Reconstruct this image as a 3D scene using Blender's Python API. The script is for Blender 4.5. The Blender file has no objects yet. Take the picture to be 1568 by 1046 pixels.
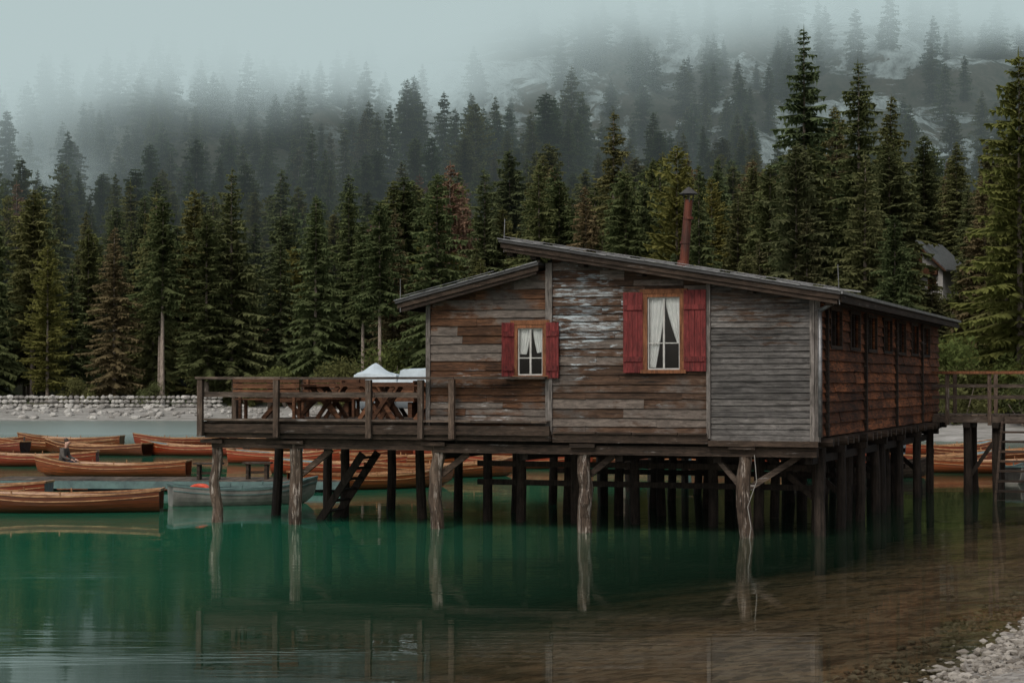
import bpy, math, random
import numpy as np
from mathutils import Vector, Matrix, noise as mnoise
random.seed(7)
R=math.radians
scene=bpy.context.scene
# ------------------------------------------------------------ node helpers
def mk(nt,typ,ins={},**props):
    n=nt.nodes.new(typ)
    for k,v in props.items(): setattr(n,k,v)
    for k,v in ins.items():
        s=n.inputs[k]
        if isinstance(v,bpy.types.NodeSocket): nt.links.new(v,s)
        else: s.default_value=v
    return n
def c4(c): return (c[0],c[1],c[2],1.0)
def mixc(nt,f,a,b,blend='MIX'):
    n=mk(nt,'ShaderNodeMix',{},data_type='RGBA',blend_type=blend)
    for i,v in ((0,f),(6,a),(7,b)):
        if isinstance(v,bpy.types.NodeSocket): nt.links.new(v,n.inputs[i])
        else: n.inputs[i].default_value = v if i==0 else c4(v)
    return n.outputs[2]
def mt(nt,op,a,b=0.0,c=None,clamp=False):
    ins={0:a,1:b}
    if c is not None: ins[2]=c
    return mk(nt,'ShaderNodeMath',ins,operation=op,use_clamp=clamp).outputs[0]
def mr(nt,v,a,b,c=0.0,d=1.0,smooth=False):
    n=mk(nt,'ShaderNodeMapRange',{0:v,1:a,2:b,3:c,4:d})
    if smooth: n.interpolation_type='SMOOTHSTEP'
    return n.outputs[0]
def noise(nt,vec,scale=1.0,detail=4.0,rough=0.55,dist=0.0):
    return mk(nt,'ShaderNodeTexNoise',{'Vector':vec,'Scale':scale,'Detail':detail,'Roughness':rough,'Distortion':dist}).outputs[0]
def mapping(nt,vec,scale):
    return mk(nt,'ShaderNodeMapping',{'Vector':vec,'Scale':scale}).outputs[0]
def grey(nt,v): return mk(nt,'ShaderNodeCombineColor',{0:v,1:v,2:v}).outputs[0]
def newmat(name):
    m=bpy.data.materials.new(name); m.use_nodes=True
    m.node_tree.nodes.clear()
    return m,m.node_tree
def finish(nt,sh,vol=None):
    o=nt.nodes.new('ShaderNodeOutputMaterial')
    if sh is not None: nt.links.new(sh,o.inputs['Surface'])
    if vol is not None: nt.links.new(vol,o.inputs['Volume'])
def bump(nt,h,strength=0.5,dist=0.01):
    return mk(nt,'ShaderNodeBump',{'Height':h,'Strength':strength,'Distance':dist}).outputs[0]
def principled(nt,col,rough=0.7,normal=None,metal=0.0,spec=0.4):
    ins={'Base Color':col if isinstance(col,bpy.types.NodeSocket) else c4(col),'Roughness':rough,'Metallic':metal,'Specular IOR Level':spec}
    if normal is not None: ins['Normal']=normal
    return mk(nt,'ShaderNodeBsdfPrincipled',ins).outputs[0]

def wood(name,c1,c2,patch=None,pa=0.55,grain='h',isl=0.4,region=None,rough=0.85,third=None,ta=0.55,spec=0.2):
    m,nt=newmat(name)
    co=mk(nt,'ShaderNodeTexCoord').outputs['Object']
    rnd=mk(nt,'ShaderNodeNewGeometry').outputs['Random Per Island']
    off=mk(nt,'ShaderNodeVectorMath',{0:co,1:mk(nt,'ShaderNodeCombineXYZ',{0:mt(nt,'MULTIPLY',rnd,37.0),1:mt(nt,'MULTIPLY',rnd,19.0),2:mt(nt,'MULTIPLY',rnd,11.0)}).outputs[0]},operation='ADD').outputs[0]
    g=(1.6,1.6,34) if grain=='h' else (30,30,1.8)
    g3=(1.6,1.6,10) if grain=='h' else (9,9,1.3)
    g4=(4.5,4.5,15) if grain=='h' else (12,12,3.5)
    n1=noise(nt,mapping(nt,off,g),1.0,7,0.7,0.3)
    n2=noise(nt,mapping(nt,co,(0.7,0.7,1.0)),1.0,3,0.6)
    n3=noise(nt,mapping(nt,off,g3),1.3,6,0.72,0.4)
    n4=noise(nt,mapping(nt,off,g4),1.0,6,0.75,0.6)
    f=mr(nt,mt(nt,'ADD',mt(nt,'MULTIPLY',n1,0.6),mt(nt,'MULTIPLY',n2,0.5)),0.42,0.68)
    col=mixc(nt,f,c1,c2)
    if third is not None:
        col=mixc(nt,mr(nt,mt(nt,'ADD',mt(nt,'ADD',n2,mt(nt,'MULTIPLY',mt(nt,'SUBTRACT',n4,0.5),0.35)),mt(nt,'MULTIPLY',mt(nt,'SUBTRACT',rnd,0.5),0.30)),ta-0.04,ta+0.05),col,third)
    if patch is not None:
        v=n3
        if region is not None:
            (cx,cy,cz,rad,amp)=region
            d=mk(nt,'ShaderNodeVectorMath',{0:co,1:(cx,cy,cz)},operation='DISTANCE').outputs['Value']
            v=mt(nt,'ADD',n3,mr(nt,d,0.0,rad,amp,-0.05))
        mask=mr(nt,v,pa,pa+0.07)
        mask=mt(nt,'MULTIPLY',mask,mr(nt,n1,0.40,0.56,0.05,0.95))
        col=mixc(nt,mask,col,patch)
    col=mixc(nt,1.0,col,mk(nt,'ShaderNodeCombineColor',{0:mr(nt,rnd,0,1,1-isl,1+isl*0.7),1:mr(nt,rnd,0,1,1-isl,1+isl*0.62),2:mr(nt,rnd,0,1,1-isl,1+isl*0.55)}).outputs[0],'MULTIPLY')
    dark=mt(nt,'MULTIPLY',mr(nt,n1,0.30,0.44,0.2,1.0),mr(nt,n4,0.32,0.66,0.45,1.45))
    col=mixc(nt,1.0,col,grey(nt,dark),'MULTIPLY')
    finish(nt,principled(nt,col,rough,bump(nt,mt(nt,'ADD',n1,n4),0.7,0.014),0,spec))
    return m
def plain(name,c,c2=None,scale=3.0,rough=0.6,metal=0.0,bs=0.0,spec=0.4,stretch=(1,1,1)):
    m,nt=newmat(name)
    co=mk(nt,'ShaderNodeTexCoord').outputs['Object']
    n=noise(nt,mapping(nt,co,stretch),scale,6,0.65)
    c2=c2 or tuple(x*0.6 for x in c)
    col=mixc(nt,mr(nt,n,0.35,0.65),c,c2)
    finish(nt,principled(nt,col,rough,bump(nt,n,bs,0.01) if bs else None,metal,spec))
    return m
# ------------------------------------------------------------ mesh builder
class MB:
    def __init__(s): s.v=[];s.f=[];s.m=[];s.cur=0
    def add(s,vs,fs):
        b=len(s.v); s.v.extend([tuple(p) for p in vs])
        for f in fs: s.f.append(tuple(b+i for i in f)); s.m.append(s.cur)
    def hexa(s,p):
        s.add(p,[(0,3,2,1),(4,5,6,7),(0,1,5,4),(1,2,6,5),(2,3,7,6),(3,0,4,7)])
    def box(s,x0,x1,y0,y1,z0,z1):
        s.hexa([(x0,y0,z0),(x1,y0,z0),(x1,y1,z0),(x0,y1,z0),(x0,y0,z1),(x1,y0,z1),(x1,y1,z1),(x0,y1,z1)])
    def beam(s,p0,p1,w,h):
        p0=Vector(p0);p1=Vector(p1);d=(p1-p0).normalized()
        up=Vector((0,0,1)) if abs(d.z)<0.95 else Vector((0,1,0))
        sd=d.cross(up).normalized(); u=sd.cross(d)
        q=[]
        for p in (p0,p1):
            q.append([p-sd*w/2-u*h/2,p+sd*w/2-u*h/2,p+sd*w/2+u*h/2,p-sd*w/2+u*h/2])
        s.add(q[0]+q[1],[(0,1,2,3),(7,6,5,4),(0,4,5,1),(1,5,6,2),(2,6,7,3),(3,7,4,0)])
    def cyl(s,p0,p1,r0,r1,n=12,jit=0.0,seg=1):
        p0=Vector(p0);p1=Vector(p1);d=(p1-p0).normalized()
        up=Vector((0,0,1)) if abs(d.z)<0.95 else Vector((0,1,0))
        a=d.cross(up).normalized(); b=a.cross(d)
        vs=[];fs=[]
        for k in range(seg+1):
            t=k/seg;c=p0.lerp(p1,t);r=r0+(r1-r0)*t
            if 0<k<seg and jit: c=c+a*random.uniform(-jit,jit)*0.6+b*random.uniform(-jit,jit)*0.6
            for i in range(n):
                an=2*math.pi*i/n; rr=r*(1+random.uniform(-jit,jit)) if jit else r
                vs.append(c+a*math.cos(an)*rr+b*math.sin(an)*rr)
        for k in range(seg):
            for i in range(n):
                j=(i+1)%n; fs.append((k*n+i,k*n+j,(k+1)*n+j,(k+1)*n+i))
        fs.append(tuple(range(n-1,-1,-1))); fs.append(tuple(seg*n+i for i in range(n)))
        s.add(vs,fs)
    def mesh(s,name,mats,smooth=False):
        me=bpy.data.meshes.new(name); me.from_pydata(s.v,[],s.f)
        for m in mats: me.materials.append(m)
        me.polygons.foreach_set('material_index',s.m)
        if smooth: me.polygons.foreach_set('use_smooth',[True]*len(s.f))
        me.update(); return me
    def obj(s,name,mats,parent=None,smooth=False):
        return link(name,s.mesh(name,mats if isinstance(mats,(list,tuple)) else [mats],smooth),parent)
def link(name,me,parent=None,loc=None,rot=0.0,scale=None):
    o=bpy.data.objects.new(name,me); scene.collection.objects.link(o)
    if parent: o.parent=parent
    if loc is not None: o.location=loc
    if rot: o.rotation_euler=(0,0,rot)
    if scale is not None: o.scale=scale if isinstance(scale,(tuple,list)) else (scale,)*3
    return o
def empty(name,loc=(0,0,0),rot=0.0):
    o=bpy.data.objects.new(name,None); scene.collection.objects.link(o); o.location=loc; o.rotation_euler=(0,0,rot); return o
# ------------------------------------------------------------ terrain
def sst(a,b,x):
    t=np.clip((x-a)/(b-a),0,1); return t*t*(3-2*t)
def shoreY(X): return 148-(148-95)*sst(-22,26,X)
def terr(X,Y):
    X=np.asarray(X,float);Y=np.asarray(Y,float)
    s=Y-shoreY(X)
    z=np.where(s<0,np.maximum(-3,s*0.1),np.minimum(s*0.11,1.3))
    z=z+np.clip(s-10,0,None)*0.02
    z=z+np.clip(s-26,0,None)*(0.16-0.06*sst(-20,30,X))
    z=z+np.clip(Y-245,0,None)*0.22*sst(200,300,Y)
    z=z+sst(330,430,Y)*sst(-50,10,X)*20+sst(430,520,Y)*60
    z=z+5.8*np.exp(-((X-31)**2+(Y-146)**2)/14.0**2)*sst(108,125,Y)
    d=(X-4.15)*0.897-(Y-18.9)*0.442
    zb=np.clip(0.12*d,-3,1.6)
    return np.maximum(z,zb)
def th(x,y): return float(terr(x,y))
xs=np.unique(np.concatenate([np.linspace(-600,-150,16),np.linspace(-150,-15,70),np.linspace(-15,20,110),np.linspace(20,150,70),np.linspace(150,600,16)]))
ys=np.unique(np.concatenate([np.linspace(-200,0,12),np.linspace(0,40,110),np.linspace(40,140,40),np.linspace(140,560,180),np.linspace(560,1000,16)]))
XX,YY=np.meshgrid(xs,ys)
ZZ=terr(XX,YY)
def relief(x,y,z):
    if z>2.5:
        a=min(1,(z-2.5)/15)
        return a*(7*mnoise.noise(Vector((x*0.02,y*0.02,0)))+ (6 if y>300 else 1.5)*mnoise.noise(Vector((x*0.06,y*0.06,3)))+(3.5*mnoise.noise(Vector((x*0.17,y*0.17,7))) if y>300 else 0))
    if y<60: return 0.05*mnoise.noise(Vector((x*0.9,y*0.9,0)))+0.02*mnoise.noise(Vector((x*3,y*3,5)))
    return 0.12*mnoise.noise(Vector((x*0.3,y*0.3,0)))
for j in range(ZZ.shape[0]):
    for i in range(ZZ.shape[1]):
        ZZ[j,i]+=relief(XX[j,i],YY[j,i],ZZ[j,i])
def tg(x,y):
    z=th(x,y); return z+relief(x,y,z)
nv=[tuple(p) for p in np.stack([XX.ravel(),YY.ravel(),ZZ.ravel()],1)]
W_=len(xs); fs=[(j*W_+i,j*W_+i+1,(j+1)*W_+i+1,(j+1)*W_+i) for j in range(len(ys)-1) for i in range(W_-1)]
me=bpy.data.meshes.new('ground'); me.from_pydata(nv,[],fs); me.polygons.foreach_set('use_smooth',[True]*len(fs))
m,nt=newmat('ground_mat')
geo=mk(nt,'ShaderNodeNewGeometry'); pos=geo.outputs['Position']; sep=mk(nt,'ShaderNodeSeparateXYZ',{0:pos})
vor=mk(nt,'ShaderNodeTexVoronoi',{'Vector':pos,'Scale':9.0})
vcol=mk(nt,'ShaderNodeSeparateColor',{0:vor.outputs['Color']}).outputs[0]
vor2=mk(nt,'ShaderNodeTexVoronoi',{'Vector':pos,'Scale':3.5})
vcol2=mk(nt,'ShaderNodeSeparateColor',{0:vor2.outputs['Color']}).outputs[1]
gravel=mixc(nt,vcol,(0.11,0.095,0.08),(0.30,0.28,0.25))
lakebed=mixc(nt,mr(nt,noise(nt,mapping(nt,pos,(0.5,0.9,1)),1.0,6,0.65),0.40,0.60),(0.27,0.18,0.12),(0.045,0.030,0.02))
lakebed=mixc(nt,mt(nt,'MULTIPLY',vcol2,0.6),lakebed,(0.34,0.28,0.23))
lakebed=mixc(nt,mr(nt,vcol,0.75,0.8,0,0.7),lakebed,(0.04,0.03,0.02))
gravel=mixc(nt,mr(nt,sep.outputs[2],-0.06,0.03),lakebed,gravel)
far=mixc(nt,mr(nt,noise(nt,mapping(nt,pos,(0.5,2,4)),1.0,7,0.7),0.35,0.65),(0.34,0.33,0.31),(0.13,0.125,0.11))
gravel=mixc(nt,mr(nt,sep.outputs[1],60,90),gravel,far)
floor=mixc(nt,mr(nt,noise(nt,pos,0.25,6),0.4,0.6),(0.035,0.045,0.015),(0.10,0.085,0.05))
floor=mixc(nt,mr(nt,noise(nt,pos,0.06,3),0.5,0.6),floor,(0.06,0.085,0.028))
zz=mt(nt,'ADD',sep.outputs[2],mt(nt,'MULTIPLY',mt(nt,'SUBTRACT',noise(nt,pos,0.2,3),0.5),0.8))
col=mixc(nt,mr(nt,zz,0.9,1.25),gravel,floor)
rk=noise(nt,mapping(nt,pos,(0.045,0.045,0.09)),1.0,9,0.72,0.6)
rc=mixc(nt,mr(nt,noise(nt,mapping(nt,pos,(0.35,0.35,0.08)),1.0,7,0.75),0.3,0.7),(0.09,0.085,0.08),(0.75,0.75,0.73))
rockamt=mt(nt,'MULTIPLY',mr(nt,rk,0.50,0.54),mr(nt,mt(nt,'ADD',sep.outputs[1],mt(nt,'MULTIPLY',sep.outputs[0],0.9)),260,320))
moor=mixc(nt,mr(nt,noise(nt,pos,0.3,7,0.7),0.35,0.65),(0.04,0.045,0.022),(0.13,0.10,0.07))
col=mixc(nt,mr(nt,sep.outputs[1],230,280),col,moor)
col=mixc(nt,rockamt,col,rc)
finish(nt,principled(nt,col,0.9,bump(nt,vor.outputs['Distance'],0.6,0.05)))
me.materials.append(m); link('ground',me)
# ------------------------------------------------------------ water
m,nt=newmat('lake_water')
pos=mk(nt,'ShaderNodeNewGeometry').outputs['Position']; sep=mk(nt,'ShaderNodeSeparateXYZ',{0:pos})
d=mt(nt,'SUBTRACT',mt(nt,'MULTIPLY',mt(nt,'SUBTRACT',sep.outputs[0],4.15),0.897),mt(nt,'MULTIPLY',mt(nt,'SUBTRACT',sep.outputs[1],18.9),0.442))
d=mt(nt,'ADD',d,mt(nt,'MULTIPLY',mt(nt,'SUBTRACT',noise(nt,pos,0.25,3),0.5),3.0))
opac=mr(nt,d,-2.0,-12.0,0.03,1.0,True)
wfar=mr(nt,sep.outputs[1],60,110)
nA=noise(nt,mapping(nt,pos,(0.7,3.0,1)),1.6,3,0.5,0.3)
nB=noise(nt,mapping(nt,pos,(0.25,0.9,1)),1.0,2,0.5)
patch=mr(nt,noise(nt,mapping(nt,pos,(0.05,0.22,1)),1.0,3),0.45,0.62,0.25,1.5)
h=mt(nt,'MULTIPLY',mt(nt,'ADD',nA,mt(nt,'MULTIPLY',nB,1.3)),patch)
nrm=bump(nt,h,1.0,0.0034)
green=mixc(nt,mr(nt,d,-9,-17),(0.020,0.058,0.032),(0.012,0.115,0.064))
body=mk(nt,'ShaderNodeBsdfDiffuse',{'Color':green}).outputs[0]
tr=mk(nt,'ShaderNodeBsdfTransparent',{'Color':(0.84,0.82,0.69,1)}).outputs[0]
under=mk(nt,'ShaderNodeMixShader',{0:opac,1:tr,2:body}).outputs[0]
gl=mk(nt,'ShaderNodeBsdfGlossy',{'Color':(0.97,0.98,0.97,1),'Roughness':mr(nt,wfar,0,1,0.010,0.28),'Normal':nrm}).outputs[0]
fr=mk(nt,'ShaderNodeFresnel',{'IOR':1.38,'Normal':nrm}).outputs[0]
finish(nt,mk(nt,'ShaderNodeMixShader',{0:fr,1:under,2:gl}).outputs[0])
b=MB(); b.add([(-600,-60,0),(600,-60,0),(600,175,0),(-600,175,0)],[(0,1,2,3)]); b.obj('lake_water',m)
# ------------------------------------------------------------ materials
M_left=wood('wall_wood_left',(0.027,0.015,0.009),(0.165,0.078,0.038),(0.27,0.28,0.28),0.62,'h',0.55,(-7.0,0,2.5,1.7,0.10),third=(0.078,0.067,0.058),ta=0.53)
M_mid=wood('wall_wood_mid',(0.024,0.016,0.011),(0.115,0.066,0.040),(0.29,0.345,0.37),0.58,'h',0.5,(-4.7,0,4.3,1.5,0.17),third=(0.082,0.069,0.059),ta=0.53)
M_right=wood('wall_wood_grey',(0.042,0.040,0.037),(0.118,0.112,0.105),(0.045,0.024,0.012),0.57,'h',0.3,(-1.2,0,5.0,1.7,0.26))
M_side=wood('wall_wood_side',(0.030,0.012,0.006),(0.25,0.088,0.033),(0.015,0.01,0.007),0.51,'h',0.6)
M_dark=wood('dark_wood',(0.018,0.013,0.009),(0.052,0.036,0.026),(0.15,0.14,0.13),0.61,'h',0.4)
M_trimv=wood('grey_trim',(0.065,0.058,0.05),(0.155,0.14,0.128),None,grain='v',isl=0.2)
M_deck=wood('deck_wood',(0.034,0.025,0.019),(0.115,0.088,0.068),(0.22,0.21,0.2),0.60,'h',0.35)
M_post=wood('post_wood',(0.04,0.027,0.019),(0.10,0.073,0.055),(0.22,0.2,0.18),0.58,'v',0.3)
M_pile=wood('pile_wood',(0.028,0.018,0.012),(0.115,0.084,0.062),(0.34,0.295,0.255),0.52,'v',0.2)
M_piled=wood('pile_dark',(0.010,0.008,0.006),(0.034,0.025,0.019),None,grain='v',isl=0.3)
M_red=wood('shutter_red',(0.075,0.011,0.011),(0.140,0.026,0.024),(0.05,0.018,0.016),0.58,'v',0.18,rough=0.7)
M_orange=wood('window_frame_wood',(0.10,0.042,0.02),(0.20,0.085,0.04),None,grain='v',isl=0.2)
M_white=plain('white_paint',(0.40,0.39,0.36),(0.27,0.27,0.25),8)
M_metal=plain('grey_metal',(0.22,0.22,0.22),(0.09,0.09,0.09),6,0.45,0.6)
M_cable=plain('cable',(0.25,0.24,0.22),(0.18,0.17,0.15),6,0.6)
M_roof=plain('roof_bitumen',(0.05,0.05,0.05),(0.03,0.028,0.026),5,0.8,0,0.5)
M_rust=plain('rusty_pipe',(0.15,0.036,0.016),(0.05,0.02,0.013),5,0.6,0.3,0.3,stretch=(1,1,0.3))
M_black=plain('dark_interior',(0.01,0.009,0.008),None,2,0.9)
M_cloth=plain('curtain_cloth',(0.80,0.79,0.75),(0.7,0.7,0.67),6,0.9)
M_tarp=plain('tarpaulin',(0.50,0.58,0.62),(0.36,0.42,0.45),2,0.6)
M_brown=wood('furniture_wood',(0.045,0.022,0.011),(0.13,0.06,0.032),None,isl=0.4)
m,nt=newmat('window_glass'); fr=mk(nt,'ShaderNodeFresnel',{'IOR':1.4}).outputs[0]
finish(nt,mk(nt,'ShaderNodeMixShader',{0:fr,1:mk(nt,'ShaderNodeBsdfTransparent',{'Color':(0.95,0.96,0.96,1)}).outputs[0],2:mk(nt,'ShaderNodeBsdfGlossy',{'Roughness':0.05}).outputs[0]}).outputs[0]); M_glass=m
# ------------------------------------------------------------ boathouse
HC=(5.8,36.1,0.0); HR=R(-20)
HM=Matrix.Translation(HC)@Matrix.Rotation(HR,4,'Z')
def L2W(x,y,z=0): return HM@Vector((x,y,z))
house=empty('wooden_boathouse',HC,HR)
DEP=17.5
def rmain(x): return 4.70+(0.55-x)*0.1693
def rleft(x): return 5.42-(-5.3-x)*0.236
def wall(mb,mapf,a0,a1,z0,rows,roof,wins=(),thick=0.03,lap=0.02,jit=0.0,split=None):
    z=z0; top=max(roof(a0),roof(a1))
    while z<top:
        h=rows*random.uniform(1-jit,1+jit) if jit else rows
        zt=z+h
        cuts=[a0,a1]
        if split:
            c=a0+random.uniform(0.3,1)*split
            while c<a1-0.4: cuts.append(c); c+=random.uniform(0.7,1.4)*split
        for w in wins:
            if z<w[3] and zt>w[2]: cuts+= [w[0],w[1]]
        if abs(roof(a0)-roof(a1))>1e-6:
            for lv in (z,zt):
                t=(lv-roof(a0))/(roof(a1)-roof(a0))
                if 0<t<1: cuts.append(a0+t*(a1-a0))
        cuts=sorted(c for c in cuts if a0<=c<=a1)
        for c0,c1 in zip(cuts[:-1],cuts[1:]):
            if c1-c0<0.01: continue
            mid=(c0+c1)/2; segs=[(z,zt)]
            for w in wins:
                if w[0]<mid<w[1]:
                    ns=[]
                    for s0,s1 in segs:
                        if s1<=w[2] or s0>=w[3]: ns.append((s0,s1)); continue
                        if s0<w[2]: ns.append((s0,w[2]))
                        if s1>w[3]: ns.append((w[3],s1))
                    segs=ns
            for s0,s1 in segs:
                if roof(mid)<=s0+0.01 or s1-s0<0.01: continue
                t0=min(s1,max(s0,roof(c0))); t1=min(s1,max(s0,roof(c1)))
                j=random.uniform(-0.006,0.006); g=0.004; q=random.uniform(-0.012,0.012) if jit else 0
                o=thick+lap+j
                mb.hexa([mapf(c0+0.002,o,s0+g+q),mapf(c1-0.002,o,s0+g-q),mapf(c1-0.002,0,s0+g),mapf(c0+0.002,0,s0+g),
                         mapf(c0+0.002,thick+j,t0-g/2),mapf(c1-0.002,thick+j,t1-g/2),mapf(c1-0.002,0,t1-g/2),mapf(c0+0.002,0,t0-g/2)])
        z=zt
front=lambda a,o,z:(a,-o,z)
sideR=lambda a,o,z:(o,a,z)
sideL=lambda a,o,z:(-7.98-o,a,z)
W1=(-3.384,-2.59,3.24,4.73); W2=(-6.09,-5.42,3.13,4.15)
rm=lambda x:rmain(x)-0.22; rl=lambda x:rleft(x)-0.14
b=MB(); wall(b,front,-7.98,-5.42,2.0,0.17,rl,[W2],jit=0.25,split=1.8,lap=0.03); b.obj('wall_left_cladding',M_left,house)
b=MB(); wall(b,front,-5.30,-2.12,1.98,0.165,rm,[W1],jit=0.25,split=2.2,lap=0.03); b.obj('wall_mid_cladding',M_mid,house)
b=MB(); wall(b,front,-2.06,-0.10,1.86,0.115,rm,[],jit=0.06,lap=0.022); b.obj('wall_right_cladding',M_right,house)
b=MB(); 
sw=[(1.2+i*2.2,2.3+i*2.2,3.72,4.42) for i in range(7)]
wall(b,sideR,0.0,DEP,1.95,0.2,lambda y:4.62,sw,jit=0.2,split=2.4,lap=0.05); b.obj('wall_side_cladding',M_side,house)
b=MB(); wall(b,sideL,0.0,9,2.0,0.2,lambda y:4.66,[],jit=0.2,split=3.0); b.obj('wall_left_side_cladding',M_left,house)
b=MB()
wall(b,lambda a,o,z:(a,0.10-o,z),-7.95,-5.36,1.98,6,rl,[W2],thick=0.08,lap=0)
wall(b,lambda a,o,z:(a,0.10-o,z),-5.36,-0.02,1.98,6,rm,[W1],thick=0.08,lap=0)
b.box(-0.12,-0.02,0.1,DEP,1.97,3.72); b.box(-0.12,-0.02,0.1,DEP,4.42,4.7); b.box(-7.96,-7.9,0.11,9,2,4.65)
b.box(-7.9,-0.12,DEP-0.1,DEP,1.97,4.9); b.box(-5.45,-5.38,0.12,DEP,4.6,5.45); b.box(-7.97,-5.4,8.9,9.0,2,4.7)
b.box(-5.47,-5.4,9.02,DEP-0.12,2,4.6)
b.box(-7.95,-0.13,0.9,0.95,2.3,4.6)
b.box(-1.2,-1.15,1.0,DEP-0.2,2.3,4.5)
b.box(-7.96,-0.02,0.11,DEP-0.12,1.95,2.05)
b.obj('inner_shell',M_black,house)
b=MB()
for (a0,a1,z0,z1) in sw:
    b.box(0.03,0.085,a0-0.07,a0,z0-0.07,z1+0.07); b.box(0.03,0.085,a1,a1+0.07,z0-0.07,z1+0.07)
    b.box(0.03,0.082,a0,a1,z0-0.07,z0); b.box(0.03,0.082,a0,a1,z1,z1+0.07); b.box(0.0,0.05,(a0+a1)/2-0.02,(a0+a1)/2+0.02,z0,z1)
b.box(0.05,0.11,0.0,DEP,4.50,4.62)
for y in (0.6,5.1,9.5,13.9): b.box(0.06,0.12,y,y+0.12,1.95,4.49)
b.obj('side_window_frames',M_dark,house)
b=MB()
for (a0,a1,z0,z1) in sw: b.box(0.0,0.01,a0,a1,z0,z1)
b.obj('side_window_glass',M_glass,house)
b=MB()
b.box(-5.43,-5.29,-0.092,-0.062,1.95,5.38); b.box(-2.13,-2.05,-0.09,-0.03,1.9,4.9)
b.box(-0.11,-0.02,-0.085,-0.02,1.86,4.62); b.box(-8.02,-7.93,-0.085,-0.02,1.98,4.66); b.box(-0.01,0.09,-0.08,-0.02,1.86,4.62)
b.obj('corner_trims',M_trimv,house)
b=MB(); b.cyl((0.10,-0.14,1.95),(0.10,-0.14,4.35),0.04,0.04,10); b.cyl((0.10,-0.14,4.35),(0.45,-0.2,4.55),0.04,0.04,10); b.obj('downpipe',M_metal,house,True)
b=MB()
b.box(-7.98,-5.30,-0.12,-0.06,1.82,2.02); b.box(-5.28,-2.1,-0.10,-0.06,1.80,1.97); b.box(-2.09,0.05,-0.12,-0.06,1.76,1.87)
x=-5.25
while x<-2.2:
    l=random.uniform(0.5,1.2); b.box(x,min(x+l,-2.12),-0.15,-0.065,1.975,1.995+random.uniform(0,0.03)); x+=l+0.02
for i in range(24):
    y=0.3+i*0.74; b.cyl((-0.5,y,1.84),(0.28+random.uniform(-0.05,0.05),y,1.84),0.09,0.09,8)
b.box(-0.14,-0.02,0,DEP,1.72,1.94)
b.obj('sill_beams',M_dark,house)
def slope_slab(mb,xa,za,xb,zb,y0,y1,t):
    mb.hexa([(xa,y0,za-t),(xb,y0,zb-t),(xb,y1,zb-t),(xa,y1,za-t),(xa,y0,za),(xb,y0,zb),(xb,y1,zb),(xa,y1,za)])
b=MB()
slope_slab(b,-6.28,rmain(-6.28),0.55,rmain(0.55),-0.5,18.1,0.06)
slope_slab(b,-8.55,rleft(-8.55),-5.46,rleft(-5.46),-0.45,9.4,0.06)
b.obj('roof_sheets',M_roof,house)
b=MB()
for (x0,x1,f,y0,y1) in ((-6.25,0.53,rmain,-0.46,18.05),(-8.52,-5.47,rleft,-0.41,9.35)):
    slope_slab(b,x0,f(x0)-0.065,x1,f(x1)-0.065,y0,y0+0.05,0.10)
    slope_slab(b,x0+0.05,f(x0)-0.170,x1-0.05,f(x1)-0.170,y0+0.03,y0+0.12,0.07)
    slope_slab(b,x0,f(x0)-0.062,x1,f(x1)-0.062,y0+0.055,y1,0.03)
for x in (-8.5,):
    b.box(x-0.02,x+0.03,-0.35,9.3,rleft(x)-0.2,rleft(x)-0.1)
b.box(0.50,0.56,-0.40,18.0,rmain(0.5)-0.21,rmain(0.5)-0.1)
for i in range(26):
    y=-0.3+i*0.72; b.beam((-0.2,y,rmain(-0.2)-0.16),(0.5,y,rmain(0.5)-0.16),0.07,0.1)
for x in (-6.1,-5.6,-4.6,-3.4,-1.2,0.3):
    b.box(x-0.06,x+0.06,-0.34,-0.06,rmain(x)-0.30,rmain(x)-0.19)
b.obj('roof_fascia',M_dark,house)
b=MB()
for (x0,x1,f,y0) in ((-6.3,0.57,rmain,-0.52),(-8.57,-5.47,rleft,-0.47)):
    n=9
    for i in range(n):
        xa=x0+(x1-x0)*i/n; xb=x0+(x1-x0)*(i+1)/n-0.01; dz=random.uniform(0.0,0.014)
        slope_slab(b,xa,f(xa)+0.012+dz,xb,f(xb)+0.012+dz,y0,y0+0.05,0.022)
b.box(0.56,0.60,-0.5,18.1,rmain(0.55)-0.05,rmain(0.55)+0.01)
for i in range(8):
    x=-6.1+i*0.9; b.beam((x,-0.3,rmain(x)+0.03),(x+0.7,-0.3,rmain(x+0.7)+0.05),0.02,0.03)
b.obj('roof_edge_metal',M_metal,house)
b=MB()
for (x,z,hh,dx) in ((-6.2,rmain(-6.2),0.42,0.02),(-8.45,rleft(-8.45),0.42,0.0),(0.52,rmain(0.52),0.5,-0.03)):
    b.cyl((x,-0.4,z-0.25),(x+dx,-0.4,z+hh),0.011,0.008,6)
for (x0,x1,f) in ((-6.2,0.5,rmain),(-8.4,-6.4,rleft)):
    n=int((x1-x0)/0.8); P=[(x0+(x1-x0)*i/n,-0.44) for i in range(n+1)]
    for i in range(n):
        b.cyl((P[i][0],-0.44,f(P[i][0])+0.06),(P[i+1][0],-0.44,f(P[i+1][0])+0.06),0.007,0.007,5)
b.cyl((0.0,-0.2,4.35),(0.6,-0.2,4.6),0.007,0.007,5)
b.obj('lightning_rods',M_metal,house)
b=MB(); b.cyl((-3.15,2.0,5.1),(-3.02,2.0,6.75),0.10,0.085,16); b.cyl((-3.15,2.0,5.35),(-3.14,2.0,5.5),0.14,0.12,16)
for i in range(2): b.cyl((-3.10+i*0.07,2.0,5.85+i*0.5),(-3.10+i*0.07,2.0,5.9+i*0.5),0.108,0.108,16)
b.cur=1
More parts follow.
